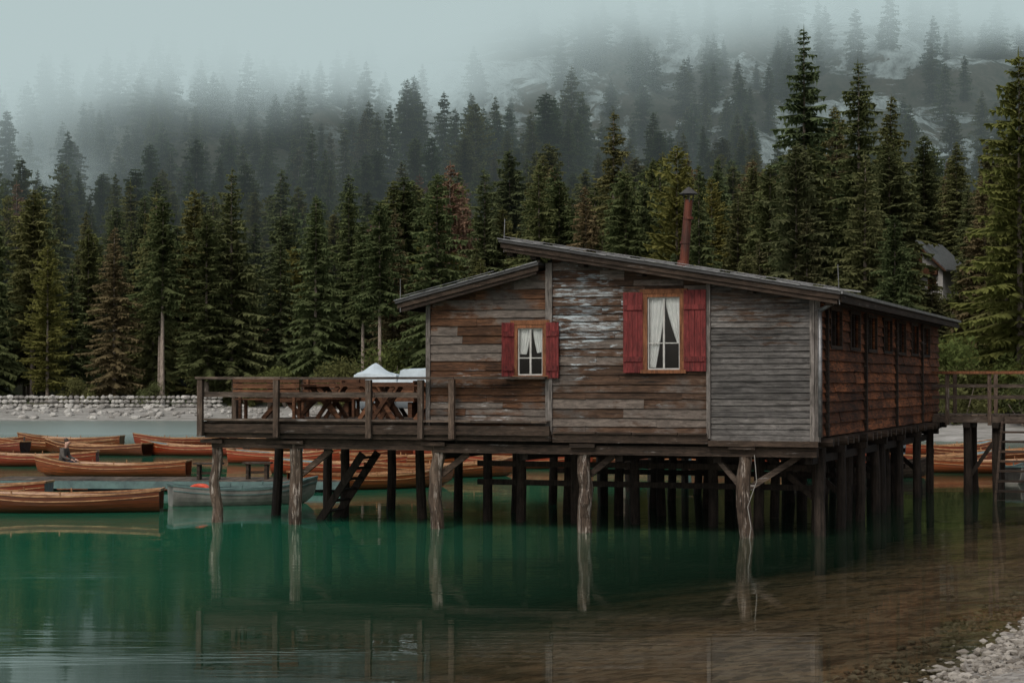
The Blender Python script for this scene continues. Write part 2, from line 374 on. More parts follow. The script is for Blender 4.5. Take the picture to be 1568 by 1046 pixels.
for i in range(4):
    a=i*math.pi/2+0.4; b.cyl((-3.02+0.08*math.cos(a),2+0.08*math.sin(a),6.7),(-3.02+0.11*math.cos(a),2+0.11*math.sin(a),6.88),0.012,0.012,5)
b.cyl((-3.02,2,6.87),(-3.02,2,7.02),0.20,0.02,16)
b.obj('chimney_pipe',[M_rust,M_roof],house,False)
def window(name,w,sl,sr,curt):
    x0,x1,z0,z1=w
    b=MB(); t=0.07
    b.box(x0-0.02,x0+t,-0.10,-0.0,z0,z1); b.box(x1-t,x1+0.02,-0.10,-0.0,z0,z1)
    b.box(x0+t,x1-t,-0.097,-0.0,z1-t,z1); b.box(x0-0.06,x1+0.06,-0.13,-0.0,z0-0.07,z0-0.001)
    b.box(x0-0.08,x1+0.08,-0.11,-0.03,z1+0.001,z1+0.09)
    b.obj(name+'_frame',M_orange,house)
    b=MB(); xm=(x0+x1)/2
    X0,X1,Z0,Z1=x0+t,x1-t,z0,z1-t
    b.box(X0,X0+0.025,-0.06,-0.02,Z0,Z1); b.box(X1-0.025,X1,-0.06,-0.02,Z0,Z1)
    b.box(X0+0.025,X1-0.025,-0.058,-0.02,Z0,Z0+0.03); b.box(X0+0.025,X1-0.025,-0.058,-0.02,Z1-0.025,Z1)
    b.box(xm-0.018,xm+0.018,-0.064,-0.018,Z0+0.03,Z1-0.025)
    zb=Z0+(Z1-Z0)*0.36
    b.box(X0+0.025,xm-0.018,-0.054,-0.02,zb,zb+0.02); b.box(xm+0.018,X1-0.025,-0.054,-0.02,zb,zb+0.02)
    b.obj(name+'_sash',M_white,house)
    b=MB(); b.box(X0,X1,-0.035,-0.03,Z0,Z1); b.obj(name+'_glass',M_glass,house)
    b=MB()
    for side,(low,wt,wb) in zip((-1,1),curt):
        nz,nx=16,18; vs=[];H=(Z1-Z0)
        for j in range(nz+1):
            tz=j/nz; z=Z1-tz*H*low
            wd=(X1-X0)*(wt+(wb-wt)*(tz**1.3))
            for i in range(nx+1):
                tx=i/nx
                xx=(X0 if side<0 else X1)+(-side)*wd*tx
                vs.append((xx,0.02+0.018*math.sin(tx*26+side)-0.0,z - (0.05*tx*low if side>0 else 0)))
        b.add(vs,[(j*(nx+1)+i,j*(nx+1)+i+1,(j+1)*(nx+1)+i+1,(j+1)*(nx+1)+i) for j in range(nz) for i in range(nx)])
    b.obj(name+'_curtains',M_cloth,house,True)
    for nm,(a,c,zo,ang) in (('left_shutter',sl),('right_shutter',sr)):
        b=MB(); wd=abs(c-a); n=4; H=z1-z0
        for i in range(n):
            b.box(wd*i/n+0.003,wd*(i+1)/n-0.003,-0.03,0,z0-0.03+zo,z1+0.06+zo)
        for zc in (z0+H*0.14,z0+H*0.82): b.box(0.02,wd-0.02,-0.055,-0.031,zc-0.05,zc+0.05)
        o=b.obj(name+'_'+nm,M_red,house); 
        if nm=='left_shutter': o.location=(c,-0.085,0); o.scale=(-1,1,1); o.rotation_euler=(0,0,R(ang))
        else: o.location=(a,-0.085,0); o.rotation_euler=(0,0,R(-ang))
window('large_window',W1,(-3.80,-3.40,-0.03,4),(-2.575,-2.12,0.0,3),((0.97,0.52,0.22),(0.62,0.5,0.12)))
window('small_window',W2,(-6.36,-6.10,-0.02,35),(-5.41,-5.13,-0.02,6),((0.55,0.48,0.3),(0.5,0.48,0.3)))
# stilts
b=MB()
for x,r in ((-12.97,0.125),(-11.06,0.15),(-7.86,0.145),(-4.66,0.15),(-1.43,0.15)):
    b.cyl((x+random.uniform(-.04,.04),0.12,-1.8),(x,0.12,1.78),r*1.08,r*0.85,14,0.08,12)
b.obj('front_stilts',M_pile,house)
b=MB()
rowsY=[2.6,5.2,8.0,10.8,13.6,17.0]
for k,y in enumerate(rowsY):
    xsn=[-0.35,-1.7,-2.9,-4.3,-5.6,-6.8,-7.9]+([-9.4,-11.2,-12.9] if y<6 else [])
    for x in xsn:
        x+=random.uniform(-0.25,0.25); b.cyl((x+random.uniform(-.08,.08),y+random.uniform(-.3,.3),-1.8),(x,y,1.75),0.12,0.1,10,0.05,4)
    b.box(-8.0 if y>6 else -13.0,0.1,y-0.1,y+0.1,1.58,1.76)
    if k%2==0:
        b.box(-7.9,-0.3,y-0.06,y+0.0,1.18,1.30)
        b.box(-7.9,-0.3,y-0.06,y+0.0,0.78,0.9)
    b.beam((-0.4,y,0.5),(-1.7,y+0.05,1.6),0.07,0.12)
for y in (0.9,3.0,5.4,8.2,11,14,16.6): b.cyl((-0.1,y,-1.8),(-0.08,y,1.75),0.12,0.1,10,0.05,3)
for x in (-0.2,-2,-4,-6,-7.8): b.box(x-0.08,x+0.08,0.25,17,1.42,1.58)
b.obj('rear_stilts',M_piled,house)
b=MB()
b.box(-13.0,-7.9,0.0,0.24,1.60,1.80); b.box(-7.88,0.0,0.0,0.22,1.56,1.74)
for (xa,za,xb,zb) in ((-11.0,1.05,-10.3,1.58),(-7.8,1.1,-7.2,1.55),(-4.6,1.15,-4.1,1.55)):
    b.beam((xa,0.25,za),(xb,0.25,zb),0.08,0.12)
for x in (-12.97,-11.06,-7.86,-4.66,-1.43): b.box(x-0.26,x+0.26,-0.1,0.5,1.70,1.775) 
b.obj('cap_beams',M_dark,house)
b=MB(); b.beam((-1.35,0.2,0.95),(-0.35,0.55,1.62),0.09,0.11); b.beam((-1.5,0.2,0.95),(-2.1,0.4,1.58),0.07,0.09); b.obj('diagonal_braces',M_deck,house)
b=MB(); P=[(-1.2,-0.02,1.6),(-1.15,-0.05,1.1),(-1.32,-0.08,0.6),(-1.25,-0.1,0.2),(-1.3,-0.12,-0.1)]
for p,q in zip(P[:-1],P[1:]): b.cyl(p,q,0.008,0.008,6)
b.obj('hanging_cable',M_cable,house)
# ------------------------------------------------------------ deck
deck=empty('wooden_deck',HC,HR)
b=MB(); z=2.14
y=-0.15
while y<6.4:
    b.box(-13.05,-8.03,y,y+0.15,z,z+0.04+random.uniform(0,0.006)); y+=0.158
b.obj('floor_planks',M_deck,deck)
b=MB()
b.box(-13.10,-5.30,-0.24,-0.17,1.93,2.12); b.box(-13.08,-5.32,-0.16,-0.02,1.82,1.95)
b.box(-13.15,-13.07,-0.2,6.4,1.85,2.16)
x=-13.0
while x<-8.0: b.box(x,x+0.09,-0.1,6.3,1.96,2.135); x+=0.6
b.obj('edge_beams',M_dark,deck)
b=MB()
x=-13.12
while x<-5.35:
    l=random.uniform(0.8,1.8); xe=min(x+l,-5.32); b.box(x,xe-0.012,-0.30,-0.05,2.185,2.215+random.uniform(0,0.02)); x+=l
for (x0,x1) in ((-13.22,-11.2),(-11.19,-9.0),(-8.99,-7.3),(-7.29,-5.35)):
    dz=random.uniform(-0.012,0.012)
    b.box(x0,x1,-0.36,-0.18,3.06+dz,3.11+dz)
for (x0,x1) in ((-13.15,-11.3),(-11.29,-9.1),(-9.09,-8.1)):
    b.box(x0,x1,-0.235,-0.195,2.68,2.79)
b.box(-13.20,-13.02,-0.17,6.4,3.05,3.10); b.box(-13.12,-13.08,-0.19,6.4,2.68,2.79)
b.box(-13.0,-8.1,6.3,6.4,3.05,3.10); b.box(-13.0,-8.1,6.33,6.37,2.68,2.79)
b.obj('rails',M_deck,deck)
b=MB()
for x in (-11.32,-9.2,-7.36): b.box(x-0.06,x+0.06,-0.34,-0.25,1.85,3.045)
for y in (1.2,2.9,4.6,6.2): b.box(-13.18,-13.07,y,y+0.11,1.9,3.045)
for x in (-12,-10.6,-9.2): b.box(x,x+0.1,6.2,6.3,2.15,3.045)
b.box(-8.1,-7.99,-0.34,-0.25,1.85,3.045); b.box(-13.18,-13.06,-0.34,-0.25,1.85,3.045)
b.obj('rail_posts',M_post,deck)
st=MB()
for dy in (0.0,0.8):
    st.beam((-11.35,1.6+dy,-0.2),(-10.2,1.6+dy,1.45),0.05,0.16)
for i in range(7):
    t=(i+0.5)/7; st.box(-11.35+1.15*t-0.11,-11.35+1.15*t+0.09,1.63,2.37,-0.2+1.65*t,-0.16+1.65*t)
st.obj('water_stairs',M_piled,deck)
def picnic():
    b=MB()
    for i in range(5): b.box(-0.85,0.85,-0.36+i*0.146,-0.36+i*0.146+0.136,0.72,0.76)
    for s in (-1,1):
        for i in range(2):
            y=s*0.62+i*0.13-0.13; b.box(-0.85,0.85,y,y+0.12,0.43,0.465)
    for x in (-0.6,0.6):
        b.beam((x,-0.62,0.0),(x,0.22,0.72),0.05,0.1); b.beam((x+0.055,0.62,0.0),(x+0.055,-0.22,0.72),0.05,0.1)
        b.box(x-0.08,x-0.03,-0.72,0.72,0.37,0.43); b.box(x-0.08,x-0.03,-0.34,0.34,0.65,0.715)
    return b
def crosslegs():
    b=MB()
    for i in range(4): b.box(-0.8,0.8,-0.3+i*0.155,-0.3+i*0.155+0.145,0.72,0.755)
    for y in (-0.25,0.25):
        for xc in (-0.5,0.5):
            b.beam((xc-0.25,y,0),(xc+0.25,y,0.72),0.05,0.09); b.beam((xc+0.25,y+0.055,0),(xc-0.25,y+0.055,0.72),0.05,0.09)
    return b
tm=picnic().mesh('picnic_table',[M_brown]); tc=crosslegs().mesh('folding_table',[M_brown])
DZ=2.182
for (x,y,me_,r) in ((-12.0,2.2,tm,75),(-10.9,2.6,tc,5),(-9.3,2.0,tc,3),(-9.0,3.8,tc,-4),(-11.6,5.2,tc,0)):
    w=L2W(x,y,DZ); link('picnic_table' if me_ is tm else 'folding_table',me_,None,w,HR+R(r))
def bench():
    b=MB()
    b.box(-0.8,0.8,-0.2,-0.06,0.43,0.46); b.box(-0.8,0.8,-0.05,0.1,0.43,0.46)
    for z in (0.55,0.68,0.8): b.box(-0.8,0.8,0.14,0.17,z,z+0.1)
    for x in (-0.65,0.65): b.box(x-0.03,x+0.03,-0.18,-0.12,0,0.43); b.box(x-0.03,x+0.03,0.08,0.139,0,0.92)
    return b
bm=bench().mesh('wooden_bench',[M_brown])
for (x,y,r) in ((-12.2,4.2,0),(-12.1,0.9,180)):
    link('wooden_bench',bm,None,L2W(x,y,DZ),HR+R(r))
b=MB()
for i in range(3): b.box(-0.9,0.9,-0.25,-0.22,0.02+i*0.15,0.16+i*0.15); b.box(-0.9,0.9,0.22,0.25,0.02+i*0.15,0.16+i*0.15)
b.box(-0.93,-0.9,-0.26,0.26,0,0.5); b.box(0.9,0.93,-0.26,0.26,0,0.5); b.box(-0.89,0.89,-0.21,0.21,0.02,0.42)
for x in (-0.8,0.8): b.box(x-0.05,x+0.05,-0.2,0.2,-0.35,0.0)
pm=b.mesh('wooden_crate',[M_brown])
for (x,y) in ((-11.0,4.4),(-9.2,4.6)): link('wooden_crate',pm,None,L2W(x,y,DZ+0.35),HR)
def tarp(lx,ly,h,pk):
    vs=[];n=14
    for j in range(n+1):
        for i in range(n+1):
            u=i/n*2-1;v=j/n*2-1
            e=max(abs(u),abs(v))
            z=h+pk*max(0,1-abs(u+0.3)*1.3)*(1-abs(v)) if e<0.86 else h*(1-(e-0.86)/0.14*0.8)
            vs.append((u*lx*(0.88 if e<.87 else .92),v*ly*(0.88 if e<.87 else .92),z+0.04*mnoise.noise(Vector((u*3,v*3,h)))))
    b=MB(); b.add(vs,[(j*(n+1)+i,j*(n+1)+i+1,(j+1)*(n+1)+i+1,(j+1)*(n+1)+i) for j in range(n) for i in range(n)]); return b
o=tarp(0.72,0.6,0.98,0.30).obj('tarpaulin_cover',M_tarp); o.location=L2W(-11.5,5.6,DZ); o.rotation_euler=(0,0,HR)
o=tarp(1.25,0.6,1.10,0.05).obj('tarpaulin_cover',M_tarp); o.location=L2W(-9.9,5.6,DZ); o.rotation_euler=(0,0,HR)
# ------------------------------------------------------------ footbridge at right
br=empty('wooden_footbridge',HC,HR)
b=MB()
for i in range(54): b.box(0.12+i*0.2,0.30+i*0.2,15.8,17.4,2.1,2.14)
b.box(0.1,11,15.78,15.88,1.92,2.09); b.box(0.1,11,17.3,17.4,1.92,2.09)
for zc in (2.55,2.85): b.box(0.1,11,15.72,15.76,zc,zc+0.09); b.box(0.1,11,17.44,17.48,zc,zc+0.09)
b.obj('planks',M_deck,br)
b=MB(); b.box(0.1,11,15.66,15.80,3.22,3.29); b.box(0.1,11,17.4,17.52,3.22,3.29); b.obj('handrails',M_orange,br)
b=MB()
for x in (0.5,1.6,3.2,4.8,6.4,8,9.6):
    for y in (15.80,17.36): b.box(x-0.05,x+0.05,y-0.03+(-.06 if y<16 else .06),y+0.03+(-.06 if y<16 else .06),1.85,3.215)
b.obj('rail_posts',M_post,br)
b=MB()
for x in (1.0,1.75,4.2,6.5):
    for y in (15.95,17.25): b.cyl((x,y,-1.8),(x,y,1.92),0.13,0.11,10,0.05,4)
    b.box(x-0.09,x+0.09,15.7,17.5,1.78,1.915)
b.beam((1.0,15.9,0.4),(1.75,15.9,1.5),0.07,0.1)
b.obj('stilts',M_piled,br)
b=MB()
for x in (1.95,3.4): b.beam((x,15.75,2.05),(x,13.6,-0.2),0.06,0.24)
for i in range(9):
    t=(i+0.3)/9; b.box(1.98,3.37,15.7-2.1*t-0.28,15.7-2.1*t,2.0-2.2*t-0.02,2.0-2.2*t+0.03)
b.obj('steps',M_dark,br)
# ------------------------------------------------------------ boats
def boatmesh(name,Lh,B,mats,inner_z=0.05):
    b=MB(); n=18; K=6
    def st(t):
        hb=B/2*(1-abs(t)**2.6) if t>0 else B/2*(1-0.42*abs(t)**2.2)
        zg=0.36+(0.26*t*t if t>0 else 0.12*t*t)
        zk=-0.12+(0.30*max(0,t)**7); return hb,zg,zk
    T=[-1+2*i/n for i in range(n+1)]; T[-1]=0.995
    for inner in (0,1):
        b.cur=inner; vs=[]
        for t in T:
            hb,zg,zk=st(t)
            if inner: hb=max(0.0,hb-0.03)
            for sgn in (-1,1):
                for j in range(K+1):
                    s=j/K
                    y=hb*(1-(1-s)**2.2)**0.6; z=zk+(zg-zk)*s**1.35
                    if inner: z=max(z,inner_z)
                    vs.append((t*Lh/2+(0.10*(s) if t>0.95 else 0),sgn*y,z))
        Wd=2*(K+1); fs=[]
        for i in range(n):
            for sg in (0,1):
                for j in range(K):
                    a=i*Wd+sg*(K+1)+j; fs.append((a,a+1,a+Wd+1,a+Wd))
        fs.append(tuple(list(range(0,K+1))[::-1]+list(range(K+1,2*K+2))))
        b.add(vs,fs)
    b.cur=2
    for i in range(n):
        h0,z0,_=st(T[i]);h1,z1,_=st(T[i+1])
        for sg in (-1,1): b.beam((T[i]*Lh/2,sg*(h0-0.01),z0+0.01),(T[i+1]*Lh/2+(0.1 if i==n-1 else 0),sg*(h1-0.01),z1+0.01),0.05,0.04)
        for sg in (-1,1):
            b.beam((T[i]*Lh/2,sg*(h0*0.985+0.005),z0-0.11),(T[i+1]*Lh/2+(0.08 if i==n-1 else 0),sg*(h1*0.985+0.005),z1-0.11),0.02,0.025)
    h0,z0,_=st(-1); b.beam((-Lh/2,-h0,z0+0.01),(-Lh/2,h0,z0+0.01),0.06,0.05)
    for t in (-0.72,-0.3,0.15,0.58):
        hb,zg,_=st(t); b.box(t*Lh/2-0.13,t*Lh/2+0.13,-hb*0.95,hb*0.95,zg-0.13,zg-0.10)
    for t in (-0.1,0.35):
        hb,zg,_=st(t)
        for sg in (-1,1): b.cyl((t*Lh/2,sg*hb,zg),(t*Lh/2,sg*hb,zg+0.12),0.02,0.02,6)
    for sg in (-1,1): b.cyl((-Lh*0.33,sg*0.25,0.33),(Lh*0.28,sg*0.18,0.42),0.02,0.025,6)
    return b.mesh(name,mats)
def varnish(name,c1,c2,rough=0.35):
    m,nt=newmat(name)
    co=mk(nt,'ShaderNodeTexCoord').outputs['Object']; s=mk(nt,'ShaderNodeSeparateXYZ',{0:co})
    n=noise(nt,mapping(nt,co,(1.5,6,25)),1.0,5,0.6)
    orn=mk(nt,'ShaderNodeObjectInfo').outputs['Random']
    col=mixc(nt,mr(nt,n,0.3,0.7),c1,c2)
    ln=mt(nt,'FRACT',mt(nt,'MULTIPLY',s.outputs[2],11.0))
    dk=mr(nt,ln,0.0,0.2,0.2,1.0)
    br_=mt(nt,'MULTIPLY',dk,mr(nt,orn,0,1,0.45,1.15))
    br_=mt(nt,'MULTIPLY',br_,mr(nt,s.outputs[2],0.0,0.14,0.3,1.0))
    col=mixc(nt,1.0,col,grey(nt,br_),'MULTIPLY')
    finish(nt,principled(nt,col,rough,bump(nt,ln,0.4,0.01),0,0.5)); return m
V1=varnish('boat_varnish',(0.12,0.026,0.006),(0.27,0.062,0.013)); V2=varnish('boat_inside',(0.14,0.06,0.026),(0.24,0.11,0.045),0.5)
V3=plain('boat_rim',(0.40,0.22,0.10),(0.16,0.06,0.022),4,0.4)
V4=varnish('boat_red',(0.18,0.020,0.007),(0.28,0.045,0.012)); V5=plain('boat_teal',(0.09,0.15,0.14),(0.05,0.08,0.08),3,0.5); V6=plain('boat_grey',(0.20,0.19,0.17),(0.10,0.095,0.085),3,0.6)
V7=plain('boat_blue_inside',(0.20,0.32,0.36),(0.12,0.19,0.22),3,0.6)
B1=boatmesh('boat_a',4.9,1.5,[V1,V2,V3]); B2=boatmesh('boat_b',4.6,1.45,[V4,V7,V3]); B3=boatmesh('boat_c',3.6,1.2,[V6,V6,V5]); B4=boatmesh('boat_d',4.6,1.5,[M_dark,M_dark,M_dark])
for (x,y,me_,r) in ((-10.6,44.0,B1,183),(-12.7,60.3,B1,176),(-22.5,80,B2,160),(-19.6,81.5,B1,205),(-17.1,78,B1,158),(-13.0,77.5,B2,165),(-9.6,80.5,B1,35),
    (-6.6,46.6,B3,22),(-3.9,53.6,B1,28),(-3.6,67,B1,10),(-6.0,74,B2,20),(-1.6,75,B2,0),(1.4,77,B1,12),(5.2,78,B2,-8),(8.6,76,B1,10),(11.3,68,B2,-30),(15.2,67,B2,15),(11.0,59.5,B4,12),(-26.5,84,B1,10),
    (15.6,57.5,B3,60),(-8.2,70,B2,-12),(0.5,66,B2,5),(4.6,67,B1,-10),(8.2,65,B2,14),(18.3,72,B1,5),
    (-13.9,47.6,B2,178),(-24.5,86,B2,190),(-20.5,88,B1,175),(-15.2,88,B2,200),(-10.8,86,B1,168),(-6.2,84,B2,185),(-5.6,61.5,B2,-20),(-2.2,60,B1,15),(2.5,71,B2,170),(6.4,71.5,B1,8),(15.8,62.8,B1,-12),(18.0,78,B2,20),(-17.2,68.0,B2,184)):
    link('rowing_boat',me_,None,(x,y,0.02),R(r))
b=MB()
R1,R2=0.19,0.07; vs=[];N1,N2=20,8
for i in range(N1):
    for j in range(N2):
        a=2*math.pi*i/N1;c=2*math.pi*j/N2; vs.append(((R1+R2*math.cos(c))*math.cos(a),R2*math.sin(c),(R1+R2*math.cos(c))*math.sin(a)))
b.add(vs,[(i*N2+j,((i+1)%N1)*N2+j,((i+1)%N1)*N2+(j+1)%N2,i*N2+(j+1)%N2) for i in range(N1) for j in range(N2)])
o=b.obj('life_ring',plain('buoy_orange',(0.55,0.07,0.03),(0.4,0.05,0.02),3,0.5),None,True); o.location=(-7.6,46.1,0.40); o.rotation_euler=(R(-70),0,0)
jt=empty('floating_jetty',(-9.6,53.0,0),R(-4))
b=MB()
for i in range(60): b.box(-4.9+i*0.165,-4.9+i*0.165+0.155,-1.1,1.1,0.26,0.30)
b.obj('planks',M_deck,jt)
b=MB(); b.box(-4.92,5.02,-1.14,-1.105,0.08,0.29); b.box(-4.92,5.02,1.105,1.14,0.08,0.29); b.obj('edge',V5,jt)
b=MB(); 
for x in (-4,-1.5,1.5,4): b.box(x-0.5,x+0.5,-1.0,1.0,-0.25,0.25)
b.obj('floats',M_black,jt)
for (x,y) in ((-8.4,51.9),(-7.1,52.3)):
    b=MB(); b.box(-0.4,0.4,-0.2,0.2,0.42,0.47); b.box(-0.3,-0.22,-0.15,0.15,0,0.42); b.box(0.22,0.3,-0.15,0.15,0,0.42); b.box(-0.22,0.22,-0.03,0.03,0.15,0.22)
    o=b.obj('jetty_bench',M_dark); o.location=(x,y+0.6,0.30); o.rotation_euler=(0,0,R(-4))
# ------------------------------------------------------------ person seated in a boat
per=empty('person',(-14.35,60.4,0.02),R(-10))
cm=plain('jacket_cloth',(0.09,0.08,0.07),(0.06,0.05,0.045),12,0.9); pm_=plain('trousers',(0.03,0.035,0.05),None,10,0.9)
sk=plain('skin',(0.45,0.27,0.2),(0.40,0.23,0.17),6,0.6); hm=plain('hair',(0.05,0.03,0.02),None,20,0.7)
def skinned(name,verts,edges,rad,mat,parent,root=0):
    me=bpy.data.meshes.new(name); me.from_pydata(verts,edges,[]); me.materials.append(mat)
    o=link(name,me,parent); s=o.modifiers.new('skin','SKIN'); s.use_smooth_shade=True
    for i,r in enumerate(rad): me.skin_vertices[0].data[i].radius=(r,r) if not isinstance(r,tuple) else r
    me.skin_vertices[0].data[root].use_root=True
    u=o.modifiers.new('sub','SUBSURF'); u.levels=2;u.render_levels=2; return o
skinned('torso_and_arms',[(0,0,0.40),(0.03,0,0.58),(0.09,0,0.78),(0.13,0,0.88),(0.10,0.19,0.83),(0.16,0.24,0.60),(0.38,0.16,0.52),(0.10,-0.19,0.83),(0.16,-0.24,0.60),(0.38,-0.16,0.52)],
 [(0,1),(1,2),(2,3),(2,4),(4,5),(5,6),(2,7),(7,8),(8,9)],[(0.16,0.12),(0.15,0.11),(0.17,0.12),0.065,0.075,0.055,0.04,0.075,0.055,0.04],cm,per)
skinned('legs',[(0,0,0.38),(0.05,0.1,0.38),(0.42,0.13,0.45),(0.50,0.12,0.10),(0.62,0.12,0.07),(0.05,-0.1,0.38),(0.42,-0.13,0.45),(0.50,-0.12,0.10),(0.62,-0.12,0.07)],
 [(0,1),(1,2),(2,3),(3,4),(0,5),(5,6),(6,7),(7,8)],[0.12,0.1,0.07,0.05,0.04,0.1,0.07,0.05,0.04],pm_,per)
skinned('head',[(0.14,0,0.86),(0.17,0,0.97),(0.185,0,1.04),(0.19,0,1.11),(0.275,0,1.035)],[(0,1),(1,2),(2,3),(2,4)],[0.05,0.06,0.095,0.085,0.02],sk,per)
skinned('hair',[(0.13,0,1.06),(0.165,0,1.14),(0.21,0,1.165)],[(0,1),(1,2)],[0.075,0.09,0.07],hm,per)
for sg in (-1,1):
    vs=[(0.38,sg*0.16,0.52),(0.43,sg*0.145,0.51)];ed=[(0,1)];rd=[0.035,0.036]
    for k in range(4):
        yy=sg*(0.12+k*0.019); a=len(vs); vs+= [(0.465,yy,0.50),(0.50,yy,0.48),(0.505,yy,0.455)]; ed+=[(1,a),(a,a+1),(a+1,a+2)]; rd+=[0.01,0.009,0.008]
    a=len(vs); vs+=[(0.43,sg*0.10,0.495),(0.46,sg*0.09,0.48)]; ed+=[(1,a),(a,a+1)]; rd+=[0.011,0.009]
    skinned('hand',vs,ed,rd,sk,per)
# ------------------------------------------------------------ trees
def needles(name,cols,brown=None):
    m,nt=newmat(name)
    co=mk(nt,'ShaderNodeTexCoord').outputs['Object']; oi=mk(nt,'ShaderNodeObjectInfo')
    rnd=oi.outputs['Random']; isl=mk(nt,'ShaderNodeNewGeometry').outputs['Random Per Island']
    n=noise(nt,co,0.7,4,0.6)
    r=mk(nt,'ShaderNodeValToRGB',{0:rnd}); cr=r.color_ramp
    cr.elements[0].position=0; cr.elements[0].color=c4(cols[0]); cr.elements[1].position=1; cr.elements[1].color=c4(cols[-1])
    for i,c in enumerate(cols[1:-1]):
        e=cr.elements.new((i+1)/(len(cols)-1)); e.color=c4(c)
    cr.interpolation='LINEAR'
    f=mt(nt,'MULTIPLY',mr(nt,n,0.3,0.7,0.6,1.35),mr(nt,isl,0,1,0.85,1.15))
    col=mixc(nt,1.0,r.outputs[0],grey(nt,f),'MULTIPLY')
    d1=mk(nt,'ShaderNodeBsdfDiffuse',{'Color':col}).outputs[0]; d2=mk(nt,'ShaderNodeBsdfTranslucent',{'Color':col}).outputs[0]
    finish(nt,mk(nt,'ShaderNodeMixShader',{0:0.48,1:d1,2:d2}).outputs[0]); return m
K_=1.35
def kk(l): return [tuple(c*K_ for c in x) for x in l]
G1=needles('spruce_needles',kk([(0.072,0.086,0.038),(0.118,0.118,0.046),(0.076,0.098,0.044),(0.14,0.132,0.052),(0.084,0.108,0.052),(0.12,0.113,0.048),(0.068,0.086,0.040),(0.145,0.11,0.06)]))
G2=needles('yellowish_needles',kk([(0.125,0.135,0.042),(0.150,0.138,0.044)]))
G3=needles('reddish_needles',kk([(0.17,0.105,0.075),(0.15,0.10,0.065)]))
G4=needles('dark_needles',kk([(0.064,0.082,0.036),(0.09,0.10,0.042)]))
BK=plain('bark',(0.28,0.23,0.19),(0.13,0.10,0.08),4,0.95,0,0.6,stretch=(3,3,0.6))
def spruce(name,seed,H,Rr,zb,mat,lev=46,droop=0.32,dens=1.0,pw=0.8):
    rg=random.Random(seed); b=MB()
    b.cur=0
    b.cyl((0,0,-1),(rg.uniform(-.1,.1),rg.uniform(-.1,.1),H*0.97),H*0.0125,0.02,7,0.0,1)
    V=[];F=[]
    def tri(p,q,r): 
        k=len(V); V.extend((p,q,r)); F.append((k,k+1,k+2))
    z=zb*H
    while z<H*0.992:
        t=(z-zb*H)/(H*(1-zb)); env=(1-t)**pw*min(1,0.55+t*4)
        L0=Rr*env*rg.uniform(0.72,1.2)+0.12
        nb=rg.randint(6,8) if t<0.9 else 5
        a0=rg.random()*6.28
        for k in range(nb):
            if rg.random()<0.12: continue
            az=a0+k*6.283/nb+rg.uniform(-.3,.3); L=L0*rg.uniform(0.5,1.22)
            e=0.35*(t-0.35)+rg.uniform(-.12,.12)
            ca,sa=math.cos(az),math.sin(az); zz0=z+rg.uniform(-.15,.15)
            def P(s): return (ca*L*s,sa*L*s,zz0+L*(e*s-droop*s*s+0.16*s**3))
            n=max(3,int((2+L*3.6)*dens)); 
            for i in range(n):
                s=0.12+0.88*(i+rg.random())/n; ds=0.5/n+0.05
                p=P(max(0,s-ds)); q=P(min(1.02,s+ds))
                w=(0.22+0.36*(1-s)*min(1.2,L*0.6))*rg.uniform(0.7,1.3)
                for sg in (-1,1):
                    cx,cy,cz=P(min(1.05,s+0.10)); 
                    dz=-w*rg.uniform(0.2,0.8)
                    tri(p,q,(cx-sa*w*sg,cy+ca*w*sg,cz+dz))
                if rg.random()<0.85:
                    cx,cy,cz=P(s); hh=rg.uniform(0.22,0.58)*min(1,L)
                    tri(p,q,(cx+rg.uniform(-.12,.12),cy+rg.uniform(-.12,.12),cz-hh))
            p=P(0.86);q=P(1.0); tri((p[0]-sa*.1,p[1]+ca*.1,p[2]),(p[0]+sa*.1,p[1]-ca*.1,p[2]),(ca*L*1.1,sa*L*1.1,q[2]+rg.uniform(-.1,.05)))
        z+=H*(1-zb)/lev*rg.uniform(0.75,1.25)*(1.1-0.45*t)
    tri((-.08,0,H*.96),(.08,0,H*.96),(0,0,H*1.01)); tri((0,-.08,H*.96),(0,.08,H*.96),(0,0,H*1.01))
    if zb>0.2:
        for i in range(26):
            zz=rg.uniform(0.12,zb+0.05)*H; a=rg.random()*6.28; l=rg.uniform(.4,1.2)
            tri((0,0,zz),(0,0,zz+.06),(math.cos(a)*l,math.sin(a)*l,zz-.25*l))
    b.cur=1; b.add(V,F)
    return b.mesh(name,[BK,mat])
variants=[spruce('spruce_mesh_%d'%i,100+i,H,r,zb,G1,46,dr,1.0,pw) for i,(H,r,zb,dr,pw) in enumerate(((18,3.4,0.05,0.32,0.72),(18,2.9,0.08,0.4,0.66),(18,3.1,0.16,0.28,0.58),(18,3.9,0.04,0.3,0.82),(18,2.6,0.3,0.35,0.48),(18,3.2,0.1,0.36,0.62)))]
smalls=[spruce('small_spruce_mesh_%d'%i,150+i,10,r,0.05,G1,22,0.3,0.8,pw) for i,(r,pw) in enumerate(((2.2,0.7),(1.9,0.6),(2.5,0.8)))]
yl=spruce('larch_mesh',55,18,3.3,0.12,G2,38,0.12,0.9,0.55)
rd_=spruce('red_mesh',56,18,2.8,0.1,G3,34,0.25,0.7,0.6)
bare=spruce('bare_mesh',57,18,2.2,0.48,G4,30,0.3,0.9,0.5)
bigs=[spruce('big_spruce_mesh_%d'%i,200+i,24,4.0,0.08,[G1,G4][i%2],54,0.34,1.2,0.75) for i in range(3)]
bigy=spruce('big_larch_mesh',210,22,4.4,0.05,G2,48,0.22,1.2,0.7)
forest=empty('conifer_forest')
rg=random.Random(3); cnt=0
Y=104.0
